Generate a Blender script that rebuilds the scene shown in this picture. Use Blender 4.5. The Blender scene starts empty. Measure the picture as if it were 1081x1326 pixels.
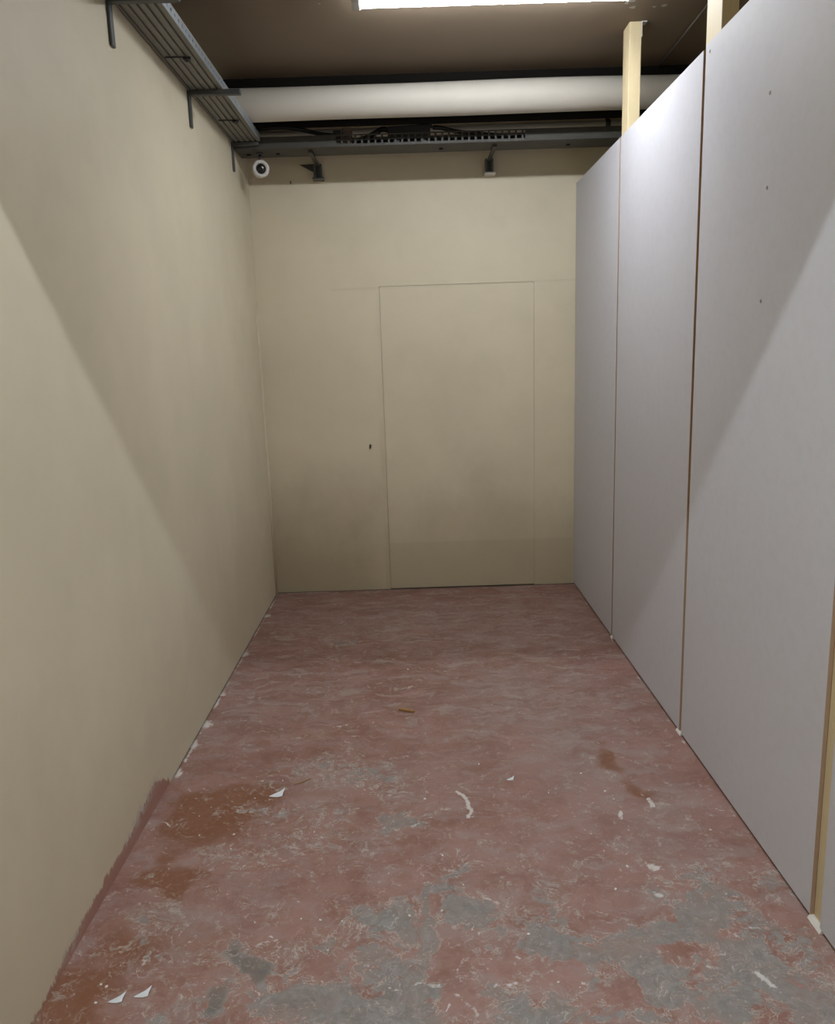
import bpy, bmesh, math, random
import numpy as np
from mathutils import Vector, Matrix, Euler
random.seed(7)
sc = bpy.context.scene
COL = sc.collection

# ---------------------------------------------------------------- dimensions (metres)
XL, XR, YB = -1.034, 1.119, 5.50      # left wall, inner face of the board partition, back wall
ZH = 4.30                             # unseen ceiling behind the viewer, raised to throw the rear lamp's light farther
ZC = 3.25                             # ceiling
HP = 2.739                            # top of the partition boards
XFAR, YREAR = 3.2, -2.0               # space beyond the partition / behind the viewer
SEAM = [5.50, 4.378, 3.178, 2.028, 0.88]

# ---------------------------------------------------------------- helpers
def tag(o, label=None, cat=None, group=None, kind=None):
    if label: o['label'] = label
    if cat: o['category'] = cat
    if group: o['group'] = group
    if kind: o['kind'] = kind
    return o

def empty(name, loc=(0, 0, 0)):
    o = bpy.data.objects.new(name, None); o.location = loc
    o.empty_display_size = .05
    COL.objects.link(o); return o

class MB:
    def __init__(s): s.bm = bmesh.new()
    def box(s, lo, hi, bev=0, seg=2, rot=None):
        c = [(a+b)/2 for a, b in zip(lo, hi)]; d = [max(abs(b-a), 1e-5) for a, b in zip(lo, hi)]
        r = bmesh.ops.create_cube(s.bm, size=1)
        vs = r['verts']
        bmesh.ops.scale(s.bm, vec=d, verts=vs)
        if rot: bmesh.ops.rotate(s.bm, cent=(0, 0, 0), matrix=Euler(rot).to_matrix(), verts=vs)
        bmesh.ops.translate(s.bm, vec=c, verts=vs)
        if bev:
            es = list({e for v in vs for e in v.link_edges})
            bmesh.ops.bevel(s.bm, geom=es, offset=bev, segments=seg, affect='EDGES', profile=.5)
        return s
    def tube(s, pts, r, n=12, caps=True, smooth=True):
        pts = [Vector(p) for p in pts]
        rr = r if isinstance(r, (list, tuple)) else [r]*len(pts)
        rings = []; up = None
        for i, p in enumerate(pts):
            t = (pts[min(i+1, len(pts)-1)]-pts[max(i-1, 0)]).normalized()
            if up is None:
                up = Vector((0, 0, 1)) if abs(t.z) < .9 else Vector((1, 0, 0))
            a = t.cross(up).normalized(); up = a.cross(t).normalized()
            rings.append([s.bm.verts.new(p + (a*math.cos(2*math.pi*k/n)+up*math.sin(2*math.pi*k/n))*rr[i]) for k in range(n)])
        for A, B in zip(rings, rings[1:]):
            for k in range(n):
                f = s.bm.faces.new((A[k], A[(k+1) % n], B[(k+1) % n], B[k])); f.smooth = smooth
        if caps:
            s.bm.faces.new(rings[0][::-1]); s.bm.faces.new(rings[-1])
        return s
    def prism(s, prof, axis, a, b):
        """extrude a closed 2D profile along an axis (0,1,2) from a to b"""
        def P(u, v, w):
            return {0: (w, u, v), 1: (u, w, v), 2: (u, v, w)}[axis]
        A = [s.bm.verts.new(P(u, v, a)) for u, v in prof]
        B = [s.bm.verts.new(P(u, v, b)) for u, v in prof]
        n = len(prof)
        for i in range(n): s.bm.faces.new((A[i], A[(i+1) % n], B[(i+1) % n], B[i]))
        s.bm.faces.new(A[::-1]); s.bm.faces.new(B)
        return s
    def lathe(s, c, d, prof, n=28):
        """rings of the given (distance along d, radius), same frame throughout"""
        d = Vector(d).normalized(); u = d.cross(Vector((0, 0, 1))).normalized(); v = u.cross(d); c = Vector(c)
        rings = [[s.bm.verts.new(c+d*h+(u*math.cos(2*math.pi*k/n)+v*math.sin(2*math.pi*k/n))*q) for k in range(n)] for h, q in prof]
        for A, B in zip(rings, rings[1:]):
            for k in range(n): s.bm.faces.new((A[k], A[(k+1) % n], B[(k+1) % n], B[k])).smooth = True
        s.bm.faces.new(rings[0][::-1]); s.bm.faces.new(rings[-1])
        return s
    def poly(s, top, th):
        """thin curled flake: a 3D outline given thickness"""
        T = [s.bm.verts.new(p) for p in top]
        Bt = [s.bm.verts.new((p[0], p[1], max(p[2]-th, 0.0004))) for p in top]
        n = len(top)
        s.bm.faces.new(T); s.bm.faces.new(Bt[::-1])
        for i in range(n): s.bm.faces.new((T[i], Bt[i], Bt[(i+1) % n], T[(i+1) % n]))
        return s
    def build(s, name, mat, parent=None, loc=None, kind=None, smooth=False):
        bmesh.ops.recalc_face_normals(s.bm, faces=s.bm.faces)
        me = bpy.data.meshes.new(name); s.bm.to_mesh(me); s.bm.free()
        me.materials.append(mat)
        o = bpy.data.objects.new(name, me)
        if parent is not None:
            o.parent = parent
            pl = parent.location
            me.transform(Matrix.Translation(-pl))
        elif loc is not None:
            me.transform(Matrix.Translation(-Vector(loc))); o.location = loc
        if smooth:
            for p in me.polygons: p.use_smooth = True
        COL.objects.link(o)
        if kind: o['kind'] = kind
        return o

def grid_object(name, mat, xs, ys, fn, attrs, kind=None):
    """regular mesh over two coordinate arrays; fn(U,V)->(N,3) ; attrs name->(N,)"""
    U, V = np.meshgrid(xs, ys); nu, nv = len(xs), len(ys)
    co = fn(U.ravel(), V.ravel()).astype(np.float32)
    i = np.arange(nu*nv).reshape(nv, nu)
    q = np.stack([i[:-1, :-1], i[:-1, 1:], i[1:, 1:], i[1:, :-1]], -1).reshape(-1, 4)
    me = bpy.data.meshes.new(name)
    me.vertices.add(len(co)); me.vertices.foreach_set('co', co.ravel())
    me.loops.add(q.size); me.loops.foreach_set('vertex_index', q.ravel().astype(np.int32))
    me.polygons.add(len(q)); me.polygons.foreach_set('loop_start', np.arange(0, q.size, 4, dtype=np.int32))
    me.update(calc_edges=True); me.validate()
    for k, a in attrs.items():
        at = me.attributes.new(k, 'FLOAT', 'POINT'); at.data.foreach_set('value', np.asarray(a, np.float32))
    me.materials.append(mat)
    o = bpy.data.objects.new(name, me); COL.objects.link(o)
    if kind: o['kind'] = kind
    return o

# ---------------------------------------------------------------- materials
class NT:
    def __init__(s, name):
        s.m = bpy.data.materials.new(name); s.m.use_nodes = True
        s.t = s.m.node_tree; s.t.nodes.clear()
        s.out = s.n('ShaderNodeOutputMaterial'); s.b = s.n('ShaderNodeBsdfPrincipled')
        s.l(s.b.outputs[0], s.out.inputs[0])
    def n(s, t, **kw):
        x = s.t.nodes.new(t)
        for k, v in kw.items(): setattr(x, k, v)
        return x
    def l(s, a, b): s.t.links.new(a, b)
    def set(s, sock, v):
        if hasattr(v, 'is_output'): s.l(v, sock)
        else: sock.default_value = v
    def pos(s): return s.n('ShaderNodeNewGeometry').outputs['Position']
    def map(s, v, sc=(1, 1, 1), rot=(0, 0, 0), loc=(0, 0, 0)):
        x = s.n('ShaderNodeMapping'); s.l(v, x.inputs[0])
        x.inputs['Scale'].default_value = sc; x.inputs['Rotation'].default_value = rot; x.inputs['Location'].default_value = loc
        return x.outputs[0]
    def noise(s, v, scale, det=4, rough=.55, dist=0, color=False):
        x = s.n('ShaderNodeTexNoise'); s.l(v, x.inputs['Vector'])
        x.inputs['Scale'].default_value = scale; x.inputs['Detail'].default_value = det
        x.inputs['Roughness'].default_value = rough; x.inputs['Distortion'].default_value = dist
        return x.outputs[1 if color else 0]
    def math(s, op, a, b=0., c=None, clamp=False):
        x = s.n('ShaderNodeMath', operation=op, use_clamp=clamp)
        s.set(x.inputs[0], a); s.set(x.inputs[1], b)
        if c is not None: s.set(x.inputs[2], c)
        return x.outputs[0]
    def add(s, *a):
        r = a[0]
        for b in a[1:]: r = s.math('ADD', r, b)
        return r
    def mul(s, *a):
        r = a[0]
        for b in a[1:]: r = s.math('MULTIPLY', r, b)
        return r
    def rng(s, v, a, b, lo=0., hi=1., smooth=True):
        x = s.n('ShaderNodeMapRange', interpolation_type='SMOOTHSTEP' if smooth else 'LINEAR')
        s.set(x.inputs[0], v); x.inputs[1].default_value = a; x.inputs[2].default_value = b
        x.inputs[3].default_value = lo; x.inputs[4].default_value = hi
        return x.outputs[0]
    def mix(s, f, a, b):
        x = s.n('ShaderNodeMix', data_type='RGBA')
        s.set(x.inputs[0], f)
        s.set(x.inputs[6], a if hasattr(a, 'is_output') else (*a, 1)); s.set(x.inputs[7], b if hasattr(b, 'is_output') else (*b, 1))
        return x.outputs[2]
    def attr(s, name): 
        x = s.n('ShaderNodeAttribute', attribute_name=name); return x.outputs['Fac']
    def xyz(s, v):
        x = s.n('ShaderNodeSeparateXYZ'); s.l(v, x.inputs[0]); return x.outputs
    def bump(s, h, strength=.2, dist=.005):
        x = s.n('ShaderNodeBump'); s.l(h, x.inputs['Height'])
        x.inputs['Strength'].default_value = strength; x.inputs['Distance'].default_value = dist
        s.l(x.outputs[0], s.b.inputs['Normal'])
    def fin(s, col, rough=.6, metal=0, spec=None):
        s.set(s.b.inputs['Base Color'], col if hasattr(col, 'is_output') else (*col, 1))
        s.set(s.b.inputs['Roughness'], rough); s.set(s.b.inputs['Metallic'], metal)
        if spec is not None: s.b.inputs['Specular IOR Level'].default_value = spec
        return s.m

def simple(name, col, rough=.6, metal=0, var=.12, scale=12, bump=0, spec=None, stretch=(1, 1, 1)):
    t = NT(name); p = t.map(t.pos(), stretch)
    n = t.noise(p, scale, 5)
    c = t.mix(n, tuple(x*(1-var) for x in col), tuple(min(1, x*(1+var)) for x in col))
    if bump: t.bump(t.noise(p, scale*3, 4), bump, .003)
    return t.fin(c, rough, metal, spec)

def emissive(name, col, strength):
    t = NT(name)
    t.b.inputs['Emission Color'].default_value = (*col, 1); t.b.inputs['Emission Strength'].default_value = strength
    return t.fin((.9, .9, .9), .4)

LAMP_FRONT, LAMP_REAR = 80.0, 268.0
WALL = (.645, .585, .445)
def wall_material(name, base=False, stain=0.0):
    t = NT(name); p = t.pos(); x, y, z = t.xyz(p)
    n1 = t.noise(p, 1.1, 5, .6); n2 = t.noise(p, 6, 5)
    c = t.mix(t.rng(n1, .3, .7), tuple(v*.95 for v in WALL), tuple(min(1, v*1.05) for v in WALL))
    c = t.mix(t.mul(t.rng(n2, .45, .75), .10), c, tuple(v*.72 for v in WALL))
    # grubby and shaded lower part of the wall, with its own irregular outline
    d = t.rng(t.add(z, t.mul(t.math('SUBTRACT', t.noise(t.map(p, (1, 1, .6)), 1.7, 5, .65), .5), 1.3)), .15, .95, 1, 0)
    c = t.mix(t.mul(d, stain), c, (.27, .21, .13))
    if name.endswith('grubby'):
        gl = t.mul(t.rng(t.add(x, t.mul(t.math('SUBTRACT', n2, .5), .5)), -.1, -.6), t.rng(t.add(z, t.mul(t.math('SUBTRACT', n2, .5), .6)), 1.1, .15))  # low left corner darker: brown stain and corner shade in one colour
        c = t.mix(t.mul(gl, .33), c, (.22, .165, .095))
        # faint older coat ending in a level line low down, and a patched strip above the doorway
        lo = t.mul(t.rng(z, .335, .35, 1, 0), t.rng(x, -.22, -.2), t.rng(x, 1.1, 1.12, 1, 0))
        c = t.mix(t.mul(lo, .16), c, (.25, .19, .12))
        hi = t.mul(t.rng(t.math('ABSOLUTE', t.math('SUBTRACT', z, t.add(2.115, t.mul(x, .01)))), .004, .012, 1, 0), t.rng(x, -.56, -.5))
        c = t.mix(t.mul(hi, .10), c, (.25, .2, .13))
        le = t.mul(t.rng(t.math('ABSOLUTE', t.math('ADD', x, .222)), .0, .035, 1, 0), t.rng(z, 2.1, 2.0), t.rng(t.noise(t.map(p, (1, 1, .5)), 3, 3), .35, .6))
        c = t.mix(t.mul(le, .22), c, (.22, .17, .10))
    if base:
        # red floor paint carried ragged up the foot of the wall, and a chipped grey strip above it
        e = t.add(t.attr('paint_line'), t.mul(t.math('SUBTRACT', t.noise(t.map(p, (1, 1, .35)), 45, 5, .7), .5), .07), t.mul(t.math('SUBTRACT', t.noise(p, 9, 3), .5), .05))
        red = t.mix(t.noise(p, 9, 4), (.30, .15, .118), (.40, .23, .19))
        chip = t.mul(t.attr('chip'), t.rng(t.noise(p, 26, 5, .65), .4, .56))
        c = t.mix(t.rng(e, -.006, .006), c, red)
        c = t.mix(chip, c, t.mix(t.noise(p, 50, 3), (.34, .31, .27), (.5, .48, .44)))
    t.bump(t.noise(p, 90, 3), .06, .002)
    return t.fin(c, .55, spec=.35)

def floor_material():
    t = NT('worn_red_floor_paint'); p = t.pos(); x, y, z = t.xyz(p)
    def warp(sc_, amt, src):
        w = t.noise(src, sc_, 4, .6, color=True)
        q = t.n('ShaderNodeVectorMath', operation='MULTIPLY_ADD'); t.l(w, q.inputs[0]); q.inputs[1].default_value = (amt, amt, 0); t.l(src, q.inputs[2])
        return q.outputs[0]
    pd = warp(6, .16, p)
    cen = lambda v: t.math('SUBTRACT', v, .5)
    n1 = t.noise(p, 2.1, 6, .65); n2 = t.noise(pd, 11, 7, .66); n3 = t.noise(p, 60, 5, .7); n4 = t.noise(pd, 34, 6, .72); n5 = t.noise(pd, 4.6, 7, .7)
    red = t.mix(t.rng(n5, .36, .62), (.195, .092, .072), (.265, .147, .124))
    red = t.mix(t.mul(t.rng(n2, .48, .66), .7), red, (.205, .092, .068))
    red = t.mix(t.mul(t.rng(n3, .5, .72), .45), red, (.305, .19, .162))
    # dusty film, scuffed through in streaks
    ns = t.noise(t.map(pd, (1, 2.2, 1), (0, 0, .25)), 5, 7, .72)
    dust = t.add(t.mul(t.attr('dust'), t.rng(n2, .3, .65, .35, 1.)), t.mul(t.rng(ns, .46, .64), .7))
    red = t.mix(t.mul(t.math('MINIMUM', dust, 1.), .72), red, t.mix(n4, (.23, .178, .162), (.33, .25, .24)))
    # broad mop swirls on the far half
    sw = t.noise(t.map(pd, (1, 2.8, 1), (0, 0, -.12)), 5.5, 5, .6, 1.0)
    farm = t.rng(y, 2.7, 3.7)
    red = t.mix(t.mul(t.rng(sw, .53, .62), farm, .6), red, (.185, .092, .072))
    red = t.mix(t.mul(t.rng(sw, .36, .44, 1, 0), farm, .5), red, (.33, .27, .235))
    # bare orange-brown patches
    rust = t.rng(t.add(t.attr('rust'), t.mul(cen(n2), .9), t.mul(cen(n4), .3)), .12, .7)
    red = t.mix(t.mul(rust, .8), red, t.mix(n3, (.135, .048, .018), (.20, .078, .036)))
    # bare concrete
    w = t.add(t.attr('wear'), t.mul(cen(n2), 1.35), t.mul(cen(n4), 2.1), t.mul(t.rng(y, 1.6, 3.1, 1, 0), .05))
    m = t.rng(w, .45, .53)
    con = t.mix(t.rng(n4, .35, .65), (.168, .16, .153), (.24, .228, .219))
    con = t.mix(t.mul(t.rng(n3, .5, .66), .5), con, (.18, .15, .125))
    con = t.mix(t.mul(t.rng(n5, .45, .62), .6), con, (.215, .178, .158))
    con = t.mix(t.mul(t.rng(t.add(t.attr('dark'), t.mul(cen(n2), .8)), .3, .7), .7), con, (.10, .092, .078))
    c = t.mix(t.mul(m, t.rng(n2, .3, .7, .97, .8), t.rng(n5, .4, .62, 1, .78)), red, con)
    # scuffed halo where the paint is thinning, and a pale broken lip at the edge of it
    half = t.mul(t.rng(w, .12, .42), t.rng(w, .43, .5, 1, 0), t.rng(n4, .45, .6))
    c = t.mix(t.mul(half, .7), c, (.30, .245, .21))
    rim = t.mul(t.rng(w, .37, .425), t.rng(w, .44, .49, 1, 0), t.rng(t.noise(p, 22, 4), .44, .58))
    c = t.mix(t.mul(rim, .75), c, (.46, .39, .34))
    # hair scratches that follow the worn zone
    near = t.rng(t.add(w, t.rng(y, 1.7, 3.2, .4, 0)), .1, .45)
    for (sc_, rot, gate) in ((8, .6, 3.3), (13, -.5, 4.1)):
        sn = t.noise(t.map(pd, (1, 1.5, 1), (0, 0, rot)), sc_, 4, .6, 1.4)
        s_ = t.mul(t.rng(t.math('ABSOLUTE', cen(sn)), 0, .016, 1, 0), t.rng(t.noise(p, gate, 3), .52, .62), near, t.rng(n4, .42, .58))
        c = t.mix(t.mul(s_, .75), c, (.47, .41, .38))
    # flecks of plaster
    for (sc_, r0, r1, gate) in ((34, .06, .16, .80), (75, .1, .25, .86)):
        v = t.n('ShaderNodeTexVoronoi'); t.l(warp(40, .03, pd), v.inputs['Vector']); v.inputs['Scale'].default_value = sc_
        g = t.xyz(v.outputs['Color'])
        fl = t.mul(t.rng(v.outputs['Distance'], r0, r1, 1, 0), t.rng(g[0], gate, gate+.03), t.rng(n5, .42, .6), t.rng(y, 2.4, 4.2, 1, .3))
        c = t.mix(t.mul(fl, .8), c, t.mix(g[1], (.42, .37, .35), (.66, .62, .60)))
    # pale scuff lines where the coating is breaking up
    for (sc_, rot) in ((17, .3), (26, -.9)):
        sn = t.noise(t.map(pd, (1, 1.3, 1), (0, 0, rot)), sc_, 3, .55, 1.0)
        s_ = t.mul(t.rng(t.math('ABSOLUTE', cen(sn)), .004, .022, 1, 0), near, t.rng(n2, .46, .6), t.rng(n3, .42, .58))
        c = t.mix(t.mul(s_, .55), c, (.44, .385, .35))
    # spilt filler and scrapes
    wa = t.rng(t.add(t.attr('white'), t.mul(cen(n4), 1.5), t.mul(cen(n3), .8)), .35, .75)
    c = t.mix(t.mul(wa, .85), c, (.54, .51, .49))
    c = t.mix(t.attr('gap_shade'), c, (.035, .03, .022))
    t.bump(t.add(t.mul(m, -.9), t.mul(n3, .5), t.mul(n2, .7)), .4, .004)
    return t.fin(c, t.add(.42, t.mul(m, .24), t.mul(n3, .1)), spec=.42)

def ceiling_material():
    t = NT('brown_ceiling_paint'); p = t.pos()
    n = t.noise(p, 2, 5)
    c = t.mix(n, (.185, .14, .098), (.22, .17, .122))
    for i, (sx, sy, r) in enumerate(((1.10, 4.13, .018), (1.205, 4.13, .012), (1.25, 4.12, .016), (-.37, 3.98, .008), (1.06, 4.08, .012))):
        d = t.n('ShaderNodeVectorMath', operation='DISTANCE'); t.l(p, d.inputs[0]); d.inputs[1].default_value = (sx, sy, ZC)
        f = t.rng(t.add(d.outputs['Value'], t.mul(t.math('SUBTRACT', t.noise(p, 60, 3), .5), .03)), r*.6, r, 1, 0)
        c = t.mix(t.mul(f, .8), c, (.5, .48, .44))
    return t.fin(c, .6, spec=.3)

def board_material():
    t = NT('bare_plasterboard'); p = t.pos()
    n = t.noise(p, 1.3, 4); n2 = t.noise(p, 30, 5)
    c = t.mix(n, (.545, .545, .60), (.58, .58, .635))
    c = t.mix(t.mul(t.rng(n2, .4, .7), .12), c, (.44, .41, .41))
    t.bump(t.noise(p, 260, 2), .03, .001)
    return t.fin(c, .6, spec=.3)

def wood_material(name, a, b):
    t = NT(name); p = t.map(t.pos(), (1, 1, .08))
    n = t.noise(p, 55, 5, .6, .8); n2 = t.noise(t.pos(), 5, 3)
    c = t.mix(n, a, b); c = t.mix(t.mul(n2, .25), c, tuple(v*.75 for v in a))
    t.bump(n, .1, .002)
    return t.fin(c, .6, spec=.3)

M = dict(
    wall=wall_material('beige_wall_paint', stain=.25), wall_left=wall_material('beige_wall_paint_chipped', base=True, stain=.2),
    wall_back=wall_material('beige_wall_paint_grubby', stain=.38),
    floor=floor_material(), ceiling=ceiling_material(), board=board_material(),
    wood=wood_material('pale_softwood', (.60, .49, .30), (.70, .60, .39)),
    board_core=simple('board_core', (.32, .215, .14), .8),
    galv=simple('shade_darkened_galvanised_steel', (.19, .185, .168), .5, .35, .2, 9, stretch=(6, 1, 6)),  # tray steel darkened for the dim underside below the ceiling
    galv_edge=simple('lit_galvanised_steel', (.36, .40, .44), .42, .45, .1, 20),  # lamp-facing tray side, its lit bluish tone put into the colour
    dark_galv=simple('shaded_galvanised_steel', (.055, .053, .047), .6, .2, .3, 12),  # back tray steel, colour darkened to stand in for the recess shade
    bracket=simple('dark_grey_painted_steel', (.062, .068, .068), .5, .1, .1),
    post=simple('greenish_grey_steel', (.10, .105, .10), .5, .2, .2, 14),
    black=simple('black_rubber', (.012, .012, .014), .5),
    shade_beam=simple('shade_black_beam', (.006, .005, .004), .85, spec=.15),  # near-black colour carries the darkness of the recess
    pipe=simple('off_white_pipe_lagging', (.50, .475, .425), .6, 0, .04, 5, .04),
    grey_pipe=simple('pale_grey_conduit', (.55, .54, .51), .5),
    white_plastic=simple('white_plastic', (.56, .55, .53), .45),
    lens=simple('black_lens', (.006, .006, .007), .15),
    screw=simple('grey_screw_steel', (.2, .19, .185), .5, .2),
    plaster=simple('white_plaster', (.60, .61, .65), .7, 0, .06, 40),
    crumb=simple('pale_plaster_crumb', (.62, .59, .56), .8, 0, .1, 60),
    sliver=wood_material('brown_wood_sliver', (.25, .13, .05), (.40, .23, .09)),
    lamp_body=simple('white_lamp_housing', (.72, .72, .7), .4),
    cap=simple('grey_lamp_cap', (.5, .5, .49), .4),
    glow=emissive('lit_lamp_diffuser', (.93, .97, 1.0), LAMP_FRONT),
    glow_rear=emissive('lit_corridor_diffuser', (.90, 1.0, 1.05), LAMP_REAR),
    nail=simple('dark_steel_nail', (.08, .06, .045), .5, .5),
)
# ---- floor wear, measured on the floor: centre, two half-axes, strength
BLOBS = {
 'wear': [
  (-0.078,2.607,0.09,0.009,0.003,-0.059,1.0),
  (-0.247,2.931,0.197,-0.077,-0.004,-0.13,0.55),
  (-0.491,2.62,0.181,-0.037,0.007,-0.069,0.42),
  (-0.641,2.663,0.082,-0.005,0.012,-0.061,0.4),
  (-0.627,2.907,0.069,-0.004,0.01,-0.059,0.3),
  (-0.529,2.992,0.081,-0.005,0.011,-0.075,0.4),
  (-0.337,2.503,0.167,-0.033,0.003,-0.054,0.35),
  (0.145,2.05,0.086,-0.037,-0.021,-0.077,1.0),
  (0.07,2.169,0.038,-0.002,-0.002,-0.046,0.85),
  (0.056,2.285,0.02,-0.023,-0.035,-0.068,0.75),
  (-0.0,2.148,0.018,-0.01,-0.027,-0.097,0.7),
  (-0.113,2.062,0.079,-0.004,0.002,-0.065,0.85),
  (-0.028,2.001,0.031,-0.009,-0.019,-0.136,0.8),
  (-0.126,1.902,0.096,-0.026,-0.009,-0.083,0.62),
  (-0.185,2.105,0.013,-0.021,-0.044,-0.054,0.6),
  (-0.265,2.012,0.097,0.025,0.007,-0.031,0.55),
  (-0.264,1.77,0.19,0.013,0.009,-0.055,0.9),
  (-0.082,1.788,0.111,0.015,0.007,-0.056,0.9),
  (-0.435,1.82,0.125,-0.005,0.014,-0.079,0.45),
  (-0.179,1.711,0.237,-0.009,0.002,-0.033,0.9),
  (0.362,1.984,0.088,-0.026,-0.023,-0.074,0.85),
  (0.444,1.9,0.124,-0.02,-0.02,-0.07,0.95),
  (0.282,1.765,0.122,0.008,-0.005,-0.06,1.0),
  (0.18,1.787,0.057,-0.002,-0.004,-0.036,0.75),
  (0.157,1.721,0.079,-0.003,-0.003,-0.033,0.55),
  (0.4,2.129,0.048,-0.031,-0.049,-0.112,0.5),
  (0.251,1.831,0.062,-0.003,-0.005,-0.037,0.6),
  (0.651,1.98,0.186,0.034,-0.016,-0.09,0.95),
  (0.818,2.102,0.086,-0.044,-0.039,-0.071,0.95),
  (0.614,1.857,0.156,-0.007,-0.023,-0.076,0.85),
  (0.844,1.903,0.101,-0.09,-0.054,-0.071,0.95),
  (0.901,1.791,0.12,-0.076,-0.06,-0.081,0.9),
  (0.743,1.754,0.109,-0.004,-0.024,-0.062,0.85),
  (0.978,1.7,0.096,-0.004,-0.036,-0.07,0.9),
  (0.909,2.186,0.051,-0.027,-0.023,-0.041,0.8),
  (0.457,2.011,0.067,-0.003,-0.01,-0.044,0.6),
  (0.538,1.738,0.118,-0.005,-0.017,-0.058,0.55),
  (0.952,2.004,0.058,-0.056,-0.039,-0.05,0.6),
  (1.086,2.203,0.05,-0.077,-0.042,-0.05,0.45),
  (0.414,1.723,0.079,-0.003,-0.01,-0.043,0.6),
  (0.835,2.254,0.122,0.039,-0.006,-0.037,0.5),
  (1.04,1.909,0.028,-0.051,-0.047,-0.046,0.5),
  (-0.462,4.464,0.14,-0.013,0.007,-0.078,0.38),
  (-0.463,4.219,0.088,-0.008,0.005,-0.059,0.3),
  (-0.536,1.906,0.065,-0.003,0.015,-0.068,1.0),
  (-0.603,1.764,0.047,-0.02,-0.003,-0.069,0.9),
  (-0.768,2.15,0.097,-0.005,0.014,-0.049,0.3),
  (-0.78,1.959,0.142,-0.037,0.005,-0.026,0.4),
  (-0.861,2.071,0.042,-0.002,0.015,-0.046,0.45),
  (-0.709,1.768,0.082,-0.003,0.014,-0.045,0.5),
  (-0.671,2.412,0.08,-0.004,0.013,-0.06,0.35),
  (-0.559,2.449,0.081,-0.004,0.014,-0.079,0.35),
 ],
 'antiwear': [
  (0.751,1.916,0.062,0.029,-0.0,-0.032,0.9),
  (0.505,1.842,0.061,0.011,-0.005,-0.042,0.8),
  (0.013,1.896,0.033,-0.027,-0.03,-0.062,0.8),
  (0.093,1.966,0.052,0.037,0.009,-0.026,0.6),
  (0.38,1.847,0.055,-0.016,-0.007,-0.021,0.6),
  (0.606,1.765,0.044,-0.002,-0.009,-0.03,0.5),
  (0.192,1.855,0.042,-0.002,-0.004,-0.038,0.6),
  (0.864,1.754,0.036,-0.022,-0.017,-0.023,0.5),
  (0.078,1.736,0.06,-0.002,-0.003,-0.044,0.6),
 ],
 'dark': [
  (-0.535,1.9,0.067,-0.017,0.005,-0.061,0.9),
  (-0.612,1.769,0.043,-0.023,-0.007,-0.063,0.8),
  (-0.322,1.748,0.158,0.011,0.009,-0.044,0.45),
  (0.105,4.17,0.022,-0.002,-0.001,-0.034,0.5),
 ],
 'rust': [
  (-0.827,2.624,0.159,0.108,0.075,-0.16,1.0),
  (-0.673,2.824,0.142,0.04,0.029,-0.101,0.7),
  (-0.842,2.292,0.077,-0.004,0.026,-0.086,0.9),
  (-0.941,1.815,0.105,-0.004,0.065,-0.157,0.8),
  (-0.897,2.01,0.126,-0.006,0.034,-0.093,0.6),
  (-0.961,2.988,0.13,-0.008,0.024,-0.087,0.3),
  (0.787,2.939,0.052,-0.066,-0.025,-0.049,0.75),
  (0.818,2.719,0.039,-0.082,-0.029,-0.042,0.75),
  (0.762,3.102,0.023,-0.03,-0.014,-0.03,0.5),
  (-0.454,3.328,0.208,0.025,0.011,-0.076,0.35),
  (0.214,3.84,0.2,-0.016,-0.005,-0.079,0.3),
  (0.406,4.144,0.171,-0.015,-0.008,-0.079,0.35),
  (0.751,1.916,0.062,0.029,-0.0,-0.032,0.3),
  (0.013,1.896,0.029,-0.024,-0.03,-0.062,0.3),
  (-0.816,2.037,0.255,-0.011,0.061,-0.191,0.33),
  (-1.045,2.349,0.061,0.077,0.157,-0.216,0.25),
  (-0.4,2.003,0.136,-0.006,0.018,-0.124,0.25),
  (1.069,1.967,0.046,-0.063,-0.071,-0.076,0.25),
 ],
 'dust': [
  (0.537,3.582,0.414,-0.214,-0.097,-0.426,0.8),
  (0.669,2.978,0.182,-0.225,-0.128,-0.278,0.8),
  (0.079,4.833,0.894,-0.088,-0.009,-0.333,0.5),
  (0.855,2.554,0.098,-0.15,-0.16,-0.241,0.6),
  (-0.93,3.562,0.121,0.282,0.151,-0.288,0.5),
  (-1.02,2.587,0.067,0.091,0.141,-0.213,0.25),
  (-0.375,2.892,0.156,-0.01,0.015,-0.147,0.5),
  (0.49,4.508,0.6,-0.056,-0.045,-0.399,0.5),
  (-0.722,2.114,0.221,-0.037,0.021,-0.101,0.45),
  (-0.652,3.717,0.355,-0.027,0.055,-0.372,0.4),
  (0.029,2.926,0.282,-0.018,-0.006,-0.241,0.3),
  (0.384,2.399,0.235,-0.012,-0.027,-0.169,0.25),
 ],
}
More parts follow.
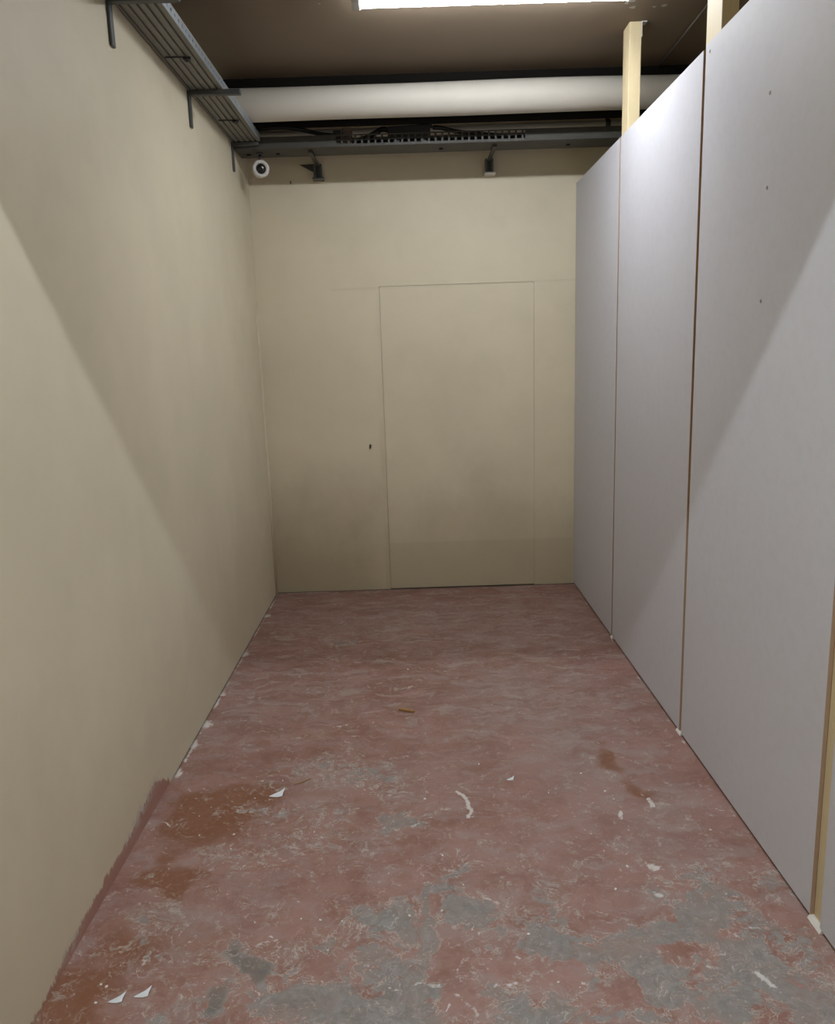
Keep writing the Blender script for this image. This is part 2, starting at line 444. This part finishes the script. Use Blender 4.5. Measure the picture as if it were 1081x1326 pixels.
STROKES = [
 ([(0.133, 2.765), (0.147, 2.748), (0.152, 2.694), (0.154, 2.603)], 0.0116, 1.0),
 ([(0.157, 2.643), (0.165, 2.593)], 0.0225, 0.5),
 ([(-0.055, 2.557), (-0.013, 2.583), (0.018, 2.611)], 0.007, 0.7),
 ([(-0.084, 2.672), (-0.05, 2.66)], 0.0072, 0.6),
 ([(0.448, 2.703), (0.506, 2.55), (0.515, 2.457), (0.527, 2.329)], 0.008, 0.35),
 ([(0.717, 2.538), (0.681, 2.426), (0.643, 2.323), (0.613, 2.246)], 0.0076, 0.5),
 ([(0.711, 2.601), (0.704, 2.562)], 0.0138, 0.8),
 ([(0.842, 2.68), (0.824, 2.63)], 0.0141, 0.9),
 ([(1.039, 2.76), (1.005, 2.545), (0.952, 2.368), (0.92, 2.249)], 0.0077, 0.35),
 ([(0.876, 2.815), (0.853, 2.706)], 0.0072, 0.5),
 ([(0.872, 1.819), (0.884, 1.799), (0.892, 1.776)], 0.0121, 0.9),
 ([(0.864, 1.983), (0.877, 1.958)], 0.0087, 0.7),
 ([(0.736, 2.298), (0.751, 2.289)], 0.0174, 0.9),
 ([(0.71, 2.149), (0.715, 2.142)], 0.0141, 0.9),
 ([(-0.533, 1.993), (-0.457, 2.008)], 0.0068, 0.7),
 ([(-0.548, 2.239), (-0.517, 2.283), (-0.491, 2.313)], 0.0076, 0.5),
 ([(-0.179, 1.919), (-0.157, 1.862), (-0.12, 1.82)], 0.0064, 0.6),
 ([(-0.123, 1.813), (-0.082, 1.824), (-0.041, 1.838), (0.021, 1.815)], 0.0063, 0.7),
 ([(0.069, 1.861), (0.102, 1.927)], 0.0065, 0.6),
 ([(-0.007, 1.926), (0.059, 1.946), (0.094, 1.975)], 0.0066, 0.5),
 ([(0.167, 1.819), (0.225, 1.822)], 0.0103, 0.7),
 ([(-0.421, 3.349), (-0.345, 3.374)], 0.0144, 0.6),
 ([(-0.393, 3.652), (-0.278, 3.643)], 0.0231, 0.3),
 ([(0.395, 2.463), (0.436, 2.396)], 0.0078, 0.3),
 ([(0.178, 2.164), (0.211, 2.152)], 0.0072, 0.7),
 ([(0.786, 2.181), (0.861, 2.222), (0.936, 2.256)], 0.0097, 0.4),
 ([(0.875, 2.039), (0.963, 2.003)], 0.0088, 0.5),
 ([(0.386, 1.826), (0.423, 1.806)], 0.0082, 0.5),
 ([(0.061, 1.787), (0.1, 1.76), (0.108, 1.735)], 0.0101, 0.6),
]
CRUMBS = [(-0.656, 2.897), (-0.575, 2.898), (-0.663, 2.774), (-0.692, 2.541), (-0.889, 1.858), (-0.907, 1.866), (-0.897, 1.803), (-0.817, 2.543), (0.47, 2.745), (0.622, 2.877), (0.686, 2.743), (0.596, 2.379), (0.651, 2.294), (0.049, 2.382), (0.037, 2.112), (-0.062, 2.096), (-0.331, 2.089), (-0.265, 2.082), (0.339, 1.822), (0.285, 2.003), (0.585, 2.184), (0.992, 2.476), (-0.005, 2.73), (0.222, 2.975), (-0.076, 3.997), (0.707, 2.688), (-0.39, 2.098), (-0.529, 2.088), (0.11, 2.229)]
# ---------------------------------------------------------------- floor
def blob_field(X, Y, L):
    f = np.zeros_like(X)
    for cx, cy, ax, ay, bx, by, a in L:
        det = ax*by-ay*bx
        u = ((X-cx)*by-(Y-cy)*bx)/det; v = (-(X-cx)*ay+(Y-cy)*ax)/det
        f = np.maximum(f, a*np.exp(-((u*u+v*v)**1.4)*.75))
    return f
def stroke_field(X, Y):
    f = np.zeros_like(X)
    for pts, w, a in STROKES:
        for (x0, y0), (x1, y1) in zip(pts, pts[1:]):
            m = (X > min(x0, x1)-.06) & (X < max(x0, x1)+.06) & (Y > min(y0, y1)-.06) & (Y < max(y0, y1)+.06)
            dx, dy = x1-x0, y1-y0; L2 = dx*dx+dy*dy
            t = np.clip(((X[m]-x0)*dx+(Y[m]-y0)*dy)/L2, 0, 1)
            d = np.hypot(X[m]-x0-t*dx, Y[m]-y0-t*dy)
            f[m] = np.maximum(f[m], a*np.clip(1.35-d/w, 0, 1))
    return f
def wave(t, seed):
    rs = np.random.RandomState(seed); s = 0
    for k in range(1, 9):
        s = s + np.sin(t*k*2.1*rs.uniform(.7, 1.4)+rs.uniform(0, 6))/k**.7
    return s/3
fx = np.concatenate([np.arange(XL, XR+.02, .0065), [1.5, 2.2, XFAR]])
fy = np.concatenate([[YREAR, -1, 0, 1.0], np.arange(1.55, YB+.004, .0075), [YB]])
U, V = np.meshgrid(fx, fy); U = U.ravel(); V = V.ravel()
def vnoise(X, Y, freq, seed):
    rs = np.random.RandomState(seed); L = rs.rand(64, 64)-.5
    x = X*freq+31.3; y = Y*freq+17.7
    i = np.floor(x).astype(int); j = np.floor(y).astype(int); fx_ = x-i; fy_ = y-j
    fx_ = fx_*fx_*(3-2*fx_); fy_ = fy_*fy_*(3-2*fy_)
    g = lambda a, c: L[a % 64, c % 64]
    return (g(i, j)*(1-fx_)+g(i+1, j)*fx_)*(1-fy_)+(g(i, j+1)*(1-fx_)+g(i+1, j+1)*fx_)*fy_
def fbm(X, Y, freq, seed): return sum(vnoise(X, Y, freq*2**k, seed+k)/2**k for k in range(4))
WU = U+.11*fbm(U, V, 7, 1); WV = V+.13*fbm(U, V, 7, 20)      # ragged outlines
SU = U+.028*fbm(U, V, 16, 40); SV = V+.028*fbm(U, V, 16, 60)
wear = blob_field(WU, WV, BLOBS['wear']); wear = wear-blob_field(WU, WV, BLOBS['antiwear'])
white = .85*stroke_field(SU, SV)
dL = U-XL
edge = np.clip(1.3-np.abs(dL-.012)/(.006+.008*np.clip(wave(V*4, 3)+.2, 0, 1.5)), 0, 1)*(V > 2.93)*(V < 5.46)*np.clip(.55+.7*wave(V*7, 5), 0, 1)
for ey, ew, eh in ((3.42, .05, .045), (3.22, .035, .03), (4.98, .05, .05), (4.3, .05, .035), (3.75, .03, .03), (2.98, .05, .03)):
    edge = np.maximum(edge, .9*np.exp(-((V-ey)/ew)**2-((dL-.012)/eh)**2))
dB = YB-V
backline = np.clip(1.2-np.abs(dB-.03)/.012, 0, 1)*np.clip(.75-.5*(U-XL)+.5*wave(U*5, 8), 0, .9)
dR = XR-U
right = np.clip(1.2-np.abs(dR-.008)/.009, 0, 1)*np.clip(.15+.7*wave(V*6, 11), 0, .8)*(V > 2.3)
edge = edge*.92
white = np.maximum.reduce([white, edge, backline, right*(U < XR)])
gap_shade = np.clip(1.25-dB/.03, 0, 1)*np.clip(.8+.3*wave(U*6, 2), .3, 1)  # dark gap at the wall foot, its shade painted onto the floor
gap_shade = np.maximum(gap_shade, np.clip(1.25-dL/.008, 0, 1)*(V > 2.95)*.9)
inside = (U < XR+.01) & (V > 1.5)
grid_object('floor', M['floor'], fx, fy, lambda a, b: np.stack([a, b, a*0], -1),
            dict(wear=wear*inside, rust=blob_field(WU, WV, BLOBS['rust'])*inside, dust=blob_field(WU, WV, BLOBS['dust'])*inside,
                 dark=blob_field(WU, WV, BLOBS['dark'])*inside, white=white*inside, gap_shade=gap_shade*inside), 'structure')

# ---------------------------------------------------------------- walls, ceiling, beams
wy = np.concatenate([[YREAR, 0, 1.2], np.arange(1.5, YB+.006, .012)]); wy[-1] = YB
wz = np.concatenate([np.arange(0, .2, .01), [.3, 1, 2, 3, ZH]])
Yw, Zw = np.meshgrid(wy, wz); Yw = Yw.ravel(); Zw = Zw.ravel()
hp = np.interp(Yw, [0, 1.6, 1.85, 1.94, 2.08, 2.24, 2.48, 2.70, 2.74, 2.90, 2.94, 3.0], [0, .0, .02, .028, .045, .055, .055, .095, .10, .03, -.05, -.2])
chip = np.exp(-((Yw-2.62)/.16)**2)*np.clip(1.3-np.abs(Zw-np.interp(Yw, [2.4, 2.8], [.05, .1]))/.028, 0, 1)
chip = np.maximum(chip, .9*np.exp(-((Yw-1.98)/.07)**2)*np.clip(1.3-np.abs(Zw-.03)/.02, 0, 1))
grid_object('wall_left', M['wall_left'], wy, wz, lambda a, b: np.stack([a*0+XL, a, b], -1), dict(paint_line=hp-Zw, chip=chip), 'structure')

DX0, DX1, DZ = -.205, .838, 2.121       # the painted-over doorway in the back wall
m = MB()
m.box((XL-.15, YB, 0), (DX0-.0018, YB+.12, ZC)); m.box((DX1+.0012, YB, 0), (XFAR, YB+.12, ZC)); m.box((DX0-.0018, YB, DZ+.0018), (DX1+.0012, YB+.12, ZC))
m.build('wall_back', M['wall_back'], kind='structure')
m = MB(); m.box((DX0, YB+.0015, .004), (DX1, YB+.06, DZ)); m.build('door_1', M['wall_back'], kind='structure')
m = MB(); m.box((XFAR, YREAR, 0), (XFAR+.1, YB, ZH)); m.build('wall_right', M['wall'], kind='structure')
m = MB(); m.box((XL-.1, YREAR-.1, 0), (XFAR, YREAR, ZH)); m.build('wall_front', M['wall'], kind='structure')
m = MB(); m.box((XL-.1, 1.62, ZC), (XFAR, YB+.1, ZC+.1)); m.build('ceiling', M['ceiling'], kind='structure')
m = MB(); m.box((XL-.1, YREAR, ZH), (XFAR, 1.75, ZH+.1)); m.build('ceiling', M['ceiling'], kind='structure')  # unseen outer ceiling, raised for the rear lamp's falloff
# rounded bead of filler painted over in the back left corner
m = MB(); m.tube([(XL+.004, YB-.05, .0), (XL+.004, YB-.048, .9), (XL+.003, YB-.05, 1.7), (XL-.002, YB-.05, 2.05)], [.012, .011, .009, .004], 10)
m.build('trim_1', M['wall'], kind='structure')
# black beam added for the dark recess behind the pipe, and the beam over the way in
m = MB(); m.box((XL, 4.93, 3.075), (XFAR, 5.30, ZC)); m.build('added_shade_beam', M['shade_beam'], kind='structure')
m = MB(); m.box((XL, 1.62, 2.599), (XR-.003, 1.75, ZC-.0005)); m.build('trim_3', M['wall'], kind='structure')
m = MB(); m.box((XL, 1.62, ZC+.1005), (XFAR, 1.75, ZH-.0005)); m.build('unseen_infill', M['wall'], kind='structure')

# ---------------------------------------------------------------- partition boards
board_labels = {
    0: 'narrow-looking grey plasterboard sheet standing in the back corner against the beige wall',
    1: 'grey plasterboard sheet brightest near its top, second from the back wall',
    2: 'large grey plasterboard sheet with dark screw heads and a diagonal shadow',
    3: 'grey plasterboard sheet nearest the viewer, only its edge showing beside the exposed stud'}
gaps = {0: (.0, .0), 1: (.009, 0), 2: (.012, 0), 3: (.0, 0)}
screws = {2: [(2.598, 2.415), (2.584, 2.139), (2.586, 1.798), (3.125, 2.712)], 1: [], 0: [], 3: []}
for k in range(4):
    y1 = SEAM[k]-gaps[k][0]; y0 = SEAM[k+1]+(gaps[k+1][0] if k < 3 else 0)
    if k == 0: y1 = YB-.004
    if k == 2: y0 = SEAM[3]+.004
    if k == 3: y1 = SEAM[3]-.052
    top = HP+(.008 if k == 2 else 0)
    root = empty('plasterboard_sheet', (XR+.00625, (y0+y1)/2, .012))
    tag(root, board_labels[k], 'plasterboard', 'plasterboard sheets of the partition')
    m = MB(); m.box((XR, y0, .012), (XR+.0125, y1, top), .0012, 1); o = m.build('board', M['board'], root)
    o.data.materials.append(M['board_core'])
    for p in o.data.polygons:
        if abs(p.normal.y) > .6: p.material_index = 1
    for (sy, sz) in screws[k]:
        m = MB(); m.tube([(XR-.0012, sy, sz), (XR+.002, sy, sz)], [.0062, .005], 12); m.build('screw_head', M['screw'], root)

stud_spec = [
    (4.29, 4.405, ZC, 'pale wooden stud rising to the ceiling behind the farther board joint'),
    (3.055, 3.205, ZC, 'pale wooden stud rising to the ceiling behind the middle board joint, nearer the lamp'),
    (1.962, 2.034, ZC, 'wooden stud showing in the wide gap between the two nearest boards')]
for (y0, y1, zt, lab) in stud_spec:
    m = MB(); m.box((XR+.0127, y0, 0), (XR+.0727, y1, zt-.001), .002, 1)
    o = m.build('wooden_stud', M['wood'], loc=(XR+.043, (y0+y1)/2, 0)); tag(o, lab, 'stud', 'studs of the partition')
# angle bracket at the head of the far stud
m = MB(); m.box((XR+.0727, 4.288, ZC-.07), (XR+.077, 4.33, ZC)); m.box((XR+.0769, 4.288, ZC-.005), (XR+.100, 4.33, ZC))
tag(m.build('angle_bracket', M['white_plastic'], loc=(XR+.075, 4.31, ZC-.035)), 'small pale angle bracket fixing the far wooden stud to the ceiling', 'bracket')

for (y, w, lab) in ((4.368, .02, 'small white wedge under the foot of the farthest board joint'),
                    (3.19, .028, 'white wedge at the floor under the middle board joint'),
                    (2.0, .035, 'grey-white wedge at the floor below the exposed stud')):
    m = MB(); m.prism([(XR-.006, 0.0005), (XR+.0122, .0005), (XR+.0122, .0118), (XR+.001, .0118)], 1, y-w, y+w)
    tag(m.build('wedge', M['crumb'], loc=(XR, y, 0)), lab, 'wedge', 'wedges under the boards')
# small lump of filler beside the middle joint at the floor

# ---------------------------------------------------------------- lamps
def lamp(name, cx, cy, L, glow, label, hw=.048, ZC=ZC):
    r = empty('ceiling_light', (cx, cy, ZC)); tag(r, label, 'lamp')
    m = MB(); m.box((cx-L/2, cy-.04, ZC-.045), (cx+L/2, cy+.04, ZC-.0005), .004); m.build('housing', M['lamp_body'], r)
    prof = [(cy-hw, ZC-.046)] + [(cy-hw*math.cos(a)**.5 if math.cos(a) >= 0 else cy+hw*(-math.cos(a))**.5, ZC-.046-.03*math.sin(a)**.6) for a in [i*math.pi/14 for i in range(1, 14)]] + [(cy+hw, ZC-.046)]
    m = MB(); m.prism(prof, 0, cx-L/2, cx+L/2); m.build('diffuser', glow, r)
    for s in (-1, 1):
        x0 = cx+s*L/2; m = MB(); m.box((min(x0, x0+s*.04), cy-.05, ZC-.079), (max(x0, x0+s*.04), cy+.05, ZC-.0005), .008); m.build('end_cap', M['cap'], r)
    return r
lamp('ceiling_light', .415, 3.825, 1.18, M['glow'], 'long lit white batten lamp on the brown ceiling')
lamp('ceiling_light', .05, .040, 1.165, M['glow_rear'], 'lit white batten lamp on the unseen raised ceiling outside the bay, behind the entry beam', .05, ZH)

# ---------------------------------------------------------------- left cable tray on its brackets
TX0, TX1, TZ, TY0, TY1 = -1.026, -.862, 2.938, 1.77, 5.03
r = empty('cable_tray', (-.945, 3.3, TZ)); tag(r, 'ribbed galvanised cable tray running along the top of the left wall', 'cable tray')
prof = []; n = 5; wd = (TX1-TX0)
top = []; bot = [(TX0, TZ)]
for i in range(n):
    a = TX0+wd*(i+.10)/n*.98+.003; b = a+.009
    bot += [(a, TZ), (a+.002, TZ+.007), (b, TZ+.007), (b+.002, TZ)]
bot.append((TX1, TZ))
prof = bot+[(TX1, TZ+.011), (TX0, TZ+.011)]
m = MB(); m.prism(prof, 1, TY0, TY1); m.build('tray_base', M['galv'], r)
m = MB()   # outer side with a rolled lip and a row of holes
ys = np.arange(TY0, TY1, .05)
m.box((TX1+.0002, TY0, TZ+.0002), (TX1+.0022, TY1, TZ+.016)); m.box((TX1+.0002, TY0, TZ+.028), (TX1+.0022, TY1, TZ+.040))
for y in ys: m.box((TX1+.0002, y, TZ+.016), (TX1+.0022, min(y+.036, TY1), TZ+.028))
m.box((TX1-.012, TY0, TZ+.040), (TX1+.0022, TY1, TZ+.042))
m.build('side_rail', M['galv_edge'], r)
m = MB(); m.box((TX0-.003, TY0, TZ+.0002), (TX0-.0005, TY1, TZ+.042)); m.build('side_rail', M['galv'], r)
for (y, xa) in ((3.66, -.93), (4.58, -.925), (2.6, -.93)):
    m = MB(); m.tube([(xa-.075, y, TZ-.003), (xa-.02, y, TZ-.004), (xa+.03, y+.01, TZ-.003)], .003, 8)
    m.tube([(xa+.0, y+.0, TZ-.006), (xa+.012, y+.01, TZ-.011), (xa+.024, y+.02, TZ-.006)], [.006, .011, .006], 10); m.build('cable_tie', M['black'], r)
for k, (y, th, lab) in enumerate(((3.08, .034, 'dark steel L-bracket under the left tray, nearest and largest'),
                              (4.10, .032, 'dark steel L-bracket under the left tray, its arm ending before the white pipe'),
                              (5.03, .024, 'dark steel L-bracket in the back left corner where the trays meet'))):
    r = empty('wall_bracket', (XL, y, TZ)); tag(r, lab, 'bracket', 'brackets of the left tray')
    arm = .255 if k < 2 else .16
    m = MB(); m.box((XL+.012, y-th/2, TZ-.024), (XL+arm, y+th/2, TZ-.0005), .004); m.build('arm', M['bracket'], r)
    m = MB(); m.box((XL+.0005, y-th/2, TZ-.165), (XL+.012, y+th/2, TZ-.0005), .003); m.build('upright', M['bracket'], r)

# ---------------------------------------------------------------- back cable tray
BZ, BY0, BY1, BX0, BX1 = 2.900, 5.045, 5.262, XL+.012, 2.9
r = empty('cable_tray', (.4, 5.15, BZ)); tag(r, 'dark perforated cable tray running across in front of the back wall', 'cable tray')
m = MB(); m.box((BX0, BY0, BZ), (BX1, BY1, BZ+.003)); m.build('tray_base', M['dark_galv'], r)
def mesh_side(y):
    m = MB()
    for z0, z1 in ((0, .010), (.030, .035), (.054, .062)): m.box((BX0, y, BZ+.003+z0), (BX1, y+.002, BZ+.003+z1))
    x = BX0
    while x < BX1-.02:
        m.box((x, y, BZ+.013), (x+.012, y+.002, BZ+.058)); x += .04
    for x0, x1 in ((BX0, -.42), (.72, BX1)): m.box((x0, y+.0004, BZ+.012), (x1, y+.0016, BZ+.060))
    return m
mesh_side(BY0).build('perforated_side', M['dark_galv'], r); m = MB(); m.box((BX0, BY1-.002, BZ+.003), (BX1, BY1, BZ+.098)); m.build('rear_side', M['dark_galv'], r)
m = MB(); m.box((BX0, BY0-.003, BZ-.002), (BX1, BY0+.010, BZ-.0002)); m.build('bottom_edge', M['dark_galv'], r)
for x in (-.96, -.78, .22, 1.0):
    m = MB(); m.tube([(x, 5.17, BZ-.010), (x, 5.17, BZ-.0005)], [.012, .014], 10); m.build('bolt', M['black'], r)
for (x, lab, foot) in ((-.575, 'steel post bracket under the back tray near the small white fitting', 'post'), (.545, 'steel post bracket under the middle of the back tray with a bright foot', 'white_plastic')):  # second foot coloured white for the lamp light caught on its tip
    w = .026
    rr = empty('tray_bracket', (x, YB, BZ)); tag(rr, lab, 'bracket', 'brackets of the back tray')
    m = MB(); m.prism([(x-w, YB), (x-w, YB-.04), (x-w+.012, YB-.04), (x-w+.012, YB-.012), (x+w-.012, YB-.012), (x+w-.012, YB-.04), (x+w, YB-.04), (x+w, YB)], 2, 2.8144, BZ-.0004)
    m.build('post', M['post'], rr)
    m = MB(); m.box((x-w-.008, YB-.062, 2.800), (x+w+.012, YB, 2.8145), .003); m.build('foot', M[foot], rr)
    m = MB(); m.box((x-.012, BY0+.06, BZ-.016), (x+.012, YB-.041, BZ-.0022), .002); m.build('arm', M['dark_galv'], rr)
    if x < 0: m = MB(); m.prism([(x-w-.0005, BZ-.002), (x-w-.09, BZ-.002), (x-w-.0005, BZ-.05)], 1, YB-.04, YB-.034); m.build('gusset', M['dark_galv'], rr)

# ---------------------------------------------------------------- pipes and cables
def xwave(r0, amp, seed, x0, x1, y, z, n=60):
    rs = np.random.RandomState(seed); ph = rs.uniform(0, 6, 4)
    P = []; R_ = []
    for i in range(n+1):
        x = x0+(x1-x0)*i/n
        P.append((x, y, z+amp*(math.sin(x*2.3+ph[0])+.5*math.sin(x*5.1+ph[1])))); R_.append(r0+amp*.6*math.sin(x*3.3+ph[2]))
    return P, R_
P_, R_ = xwave(.0865, .0022, 4, XL+.005, XFAR-.01, 4.80, 3.0715)
m = MB(); m.tube(P_, R_, 40); tag(m.build('lagged_pipe', M['pipe'], loc=(.6, 4.80, 3.07)), 'thick off-white lagged pipe crossing below the ceiling', 'pipe')
P_, R_ = xwave(.024, .001, 9, XL+.01, XFAR-.01, 5.40, 3.067)
r = empty('conduit', (.6, 5.40, 3.06)); tag(r, 'thin pale grey pipe seen between the black beam and the back tray', 'pipe')
m = MB(); m.tube(P_, R_, 16); m.build('tube', M['grey_pipe'], r)
m = MB(); m.tube([(1.28, 5.40, 3.067), (1.31, 5.40, 3.067)], .029, 16); m.box((1.285, 5.395, 3.09), (1.305, 5.405, ZC)); m.build('clamp', M['bracket'], r)

def cable(name, pts, rad, lab):
    # smooth the waypoints
    P = [Vector(p) for p in pts]
    for _ in range(3):
        Q = [P[0]]
        for a, b in zip(P, P[1:]): Q += [a*.75+b*.25, a*.25+b*.75]
        P = Q+[P[-1]]
    m = MB(); m.tube(P, rad, 10); return tag(m.build(name, M['black'], loc=tuple(pts[0])), lab, 'cable', 'cables on the back tray')
cable('cable', [(-1.0, 5.10, 2.99), (-.86, 5.10, 3.03), (-.66, 5.10, 3.026), (-.52, 5.12, 2.99), (-.40, 5.13, 2.98), (-.3, 5.13, 2.945), (.1, 5.125, 2.918)], .011, 'black cable sagging from the left end of the back tray')
cable('cable', [(-.40, 5.168, 2.92), (-.2, 5.168, 2.985), (-.13, 5.168, 3.03), (-.06, 5.168, 2.99), (.2, 5.168, 2.95), (.4, 5.168, 2.965), (.7, 5.168, 2.93)], .015, 'black cable humped up beside the black box on the back tray')
cable('cable', [(.172, 5.09, 3.0), (.22, 5.10, 3.0), (.32, 5.11, 2.975), (.5, 5.11, 2.955), (.8, 5.11, 2.925), (2.8, 5.11, 2.917)], .012, 'black cable leaving the right end of the black box on the back tray')
cable('cable', [(-1.0, 5.215, 2.925), (0, 5.215, 2.93), (1.2, 5.22, 2.925), (2.8, 5.215, 2.925)], .020, 'thick black cable lying along the rear of the back tray')
r = empty('power_adapter', (.03, 5.085, 2.904)); tag(r, 'long black box lying on the back tray among the cables', 'box')
m = MB(); m.box((-.10, 5.065, 2.935), (.155, 5.11, 3.012), .006, rot=(0, -.03, 0)); m.build('case', M['black'], r)
m = MB(); m.box((-.07, 5.065, 2.904), (-.03, 5.11, 2.936), .003); m.build('foot', M['black'], r)
m = MB(); m.box((.09, 5.065, 2.904), (.13, 5.11, 2.936), .003); m.build('foot', M['black'], r)
m = MB(); m.tube([(.14, 5.09, 3.005), (.165, 5.09, 3.012)], .014, 10); m.build('plug', M['black'], r)
r = empty('connector_block', (-.37, 5.085, 2.904)); tag(r, 'small dark connector block with a rusty side, left of the long black box', 'box')
m = MB(); m.box((-.43, 5.065, 2.904), (-.375, 5.10, 2.995), .008); m.build('case', M['black'], r)
m = MB(); m.box((-.374, 5.075, 2.904), (-.315, 5.10, 3.012), .006); m.build('clip', simple('rusty_brown_clip', (.11, .075, .06), .7), r)

# small white camera hanging below the back tray
cx, cy, cz = -.888, 5.135, 2.806
r = empty('security_camera', (cx, cy, cz)); tag(r, 'small round white fitting with a black centre, under the back tray in the corner', 'camera')
d = Vector((-cx*.35, -1, -.1)).normalized(); c0 = Vector((cx, cy, cz))
m = MB()
m.lathe(c0, d, [(-.07, .030), (-.06, .044), (.02, .052), (.036, .048), (.038, .032), (.012, .030)]); m.build('body', M['white_plastic'], r)
m = MB(); m.lathe(c0, d, [(.0125, .0295), (.022, .0295), (.028, .022), (.030, .010)], 24); m.build('lens', M['lens'], r)
m = MB(); m.tube([(cx, cy+.01, cz+.048), (cx, cy+.01, BZ-.009)], .009, 10); m.tube([(cx, cy+.01, BZ-.009), (cx, cy+.01, BZ-.0008)], .024, 16); m.build('mount', M['bracket'], r)

# thin cable stapled along the ceiling beyond the partition
m = MB(); m.tube([(1.435, 3.2, ZC-.007), (1.45, 4.0, ZC-.006), (1.462, 4.5, ZC-.007), (1.47, 4.92, ZC-.006)], .0055, 8)
tag(m.build('ceiling_cable', simple('dusty_grey_cable', (.16, .145, .125), .6), loc=(1.45, 4.0, ZC)), 'thin grey cable fixed along the ceiling beyond the board partition', 'cable')

# hook and nail left in the back wall
m = MB(); m.tube([(-.757, YB+.01, 2.800), (-.757, YB-.018, 2.802), (-.757, YB-.022, 2.785)], .0032, 8)
tag(m.build('nail', M['nail'], loc=(-.757, YB, 2.80)), 'bent nail in the back wall just below the shadow of the tray', 'nail')
m = MB(); m.tube([(-.310, YB+.01, 1.052), (-.310, YB-.012, 1.05)], .0075, 10); m.tube([(-.310, YB-.010, 1.05), (-.312, YB-.014, 1.032)], [.007, .004], 8)
tag(m.build('wall_plug', M['nail'], loc=(-.31, YB, 1.05)), 'small dark plug in the back wall left of the painted-over doorway', 'plug')

# ---------------------------------------------------------------- litter on the floor
def flake(x, y, s, rz, lab, name='paint_flake', mat='plaster'):
    out = [(-1.0, -.05, .006), (-.2, .12, .020), (.38, .30, .028), (1.0, .95, .034), (.74, .12, .020), (.62, -.45, .008), (.05, -.42, .002), (-.5, -.25, .003)]
    m = MB(); c, n = math.cos(rz), math.sin(rz)
    m.poly([((px*c-py*.75*n)*s*1.05, (px*n+py*.75*c)*s*1.05, .002+pz*s*17) for px, py, pz in out], .0016)
    return tag(m.build(name, M[mat], loc=(0, 0, 0)), lab, 'paint flake', 'paint flakes on the floor'), (x, y)
for (x, y, s, rz, lab) in ((-.842, 1.806, .0215, .15, 'white triangular paint flake on the red floor, leftmost of the front pair'),
                           (-.778, 1.822, .0215, .2, 'white triangular paint flake on the red floor, right one of the front pair'),
                           (-.578, 2.785, .030, .15, 'lone white triangular paint flake on the orange-brown floor patch near the left wall'),
                           (.337, 2.848, .016, .1, 'tiny bright white paint chip right of the white scrape mark')):
    o, (X, Y) = flake(x, y, s, rz, lab); o.location = (X, Y, 0)
m = MB(); m.box((-.04, -.0075, .0005), (.04, .0075, .012), .0025)
o = m.build('wood_sliver', M['sliver'], loc=(0, 0, 0)); o.location = (-.079, 3.49, 0); o.rotation_euler = (0, 0, -.46)
tag(o, 'small brown sliver of wood lying alone in the middle of the red floor', 'wood scrap')
m = MB(); m.tube([(-.525, 2.862, .003), (-.495, 2.875, .004), (-.462, 2.905, .003)], [.0012, .0024, .0012], 6)
tag(m.build('wood_splinter', M['sliver'], loc=(-.5, 2.93, 0)), 'thin dark splinter on the floor just beyond the lone white paint flake', 'wood scrap')
proto = None
for i, (x, y) in enumerate(CRUMBS):
    if proto is None:
        m = MB(); bmesh.ops.create_icosphere(m.bm, subdivisions=2, radius=1)
        for v in m.bm.verts: v.co = Vector((v.co.x*(1+.3*math.sin(v.co.y*5)), v.co.y*(.8+.3*math.cos(v.co.z*4)), max(v.co.z, -.6)*.7))
        o = proto = m.build('plaster_crumb', M['crumb'], loc=(0, 0, 0))
    else:
        o = proto.copy(); COL.objects.link(o)
    s = random.uniform(.003, .0055)
    o.location = (x, y, s*.42); o.scale = (s, s*random.uniform(.6, 1), s); o.rotation_euler = (0, 0, random.uniform(0, 6))
    tag(o, 'tiny pale plaster crumb lying on the worn red floor', 'crumb', 'plaster crumbs scattered on the floor')

# ---------------------------------------------------------------- camera and render look
cam = bpy.data.cameras.new('camera'); co = bpy.data.objects.new('camera', cam); COL.objects.link(co)
pitch, roll, yaw = math.radians(11.33868), math.radians(-1.84590), math.radians(.04554)
f = Vector((math.sin(yaw)*math.cos(pitch), math.cos(yaw)*math.cos(pitch), -math.sin(pitch)))
rt = Vector((math.cos(yaw), -math.sin(yaw), 0)); up = rt.cross(f)
a = rt*math.cos(roll)+up*math.sin(roll); b = -rt*math.sin(roll)+up*math.cos(roll)
co.matrix_world = Matrix(((a.x, b.x, -f.x, 0), (a.y, b.y, -f.y, 0), (a.z, b.z, -f.z, 1.6669), (0, 0, 0, 1)))
cam.sensor_fit = 'HORIZONTAL'; cam.sensor_width = 36; cam.lens = 36*1018.5/1081; cam.clip_start = .02
sc.camera = co
w = bpy.data.worlds.new('world'); sc.world = w; w.use_nodes = True
w.node_tree.nodes['Background'].inputs[0].default_value = (.0, .0, .0, 1); w.node_tree.nodes['Background'].inputs[1].default_value = 0
vs = sc.view_settings; vs.view_transform = 'Standard'; vs.look = 'None'; vs.exposure = 0.0; vs.gamma = 1; vs.use_curve_mapping = False
sc.cycles.max_bounces = 10; sc.cycles.diffuse_bounces = 8; sc.cycles.use_denoising = True
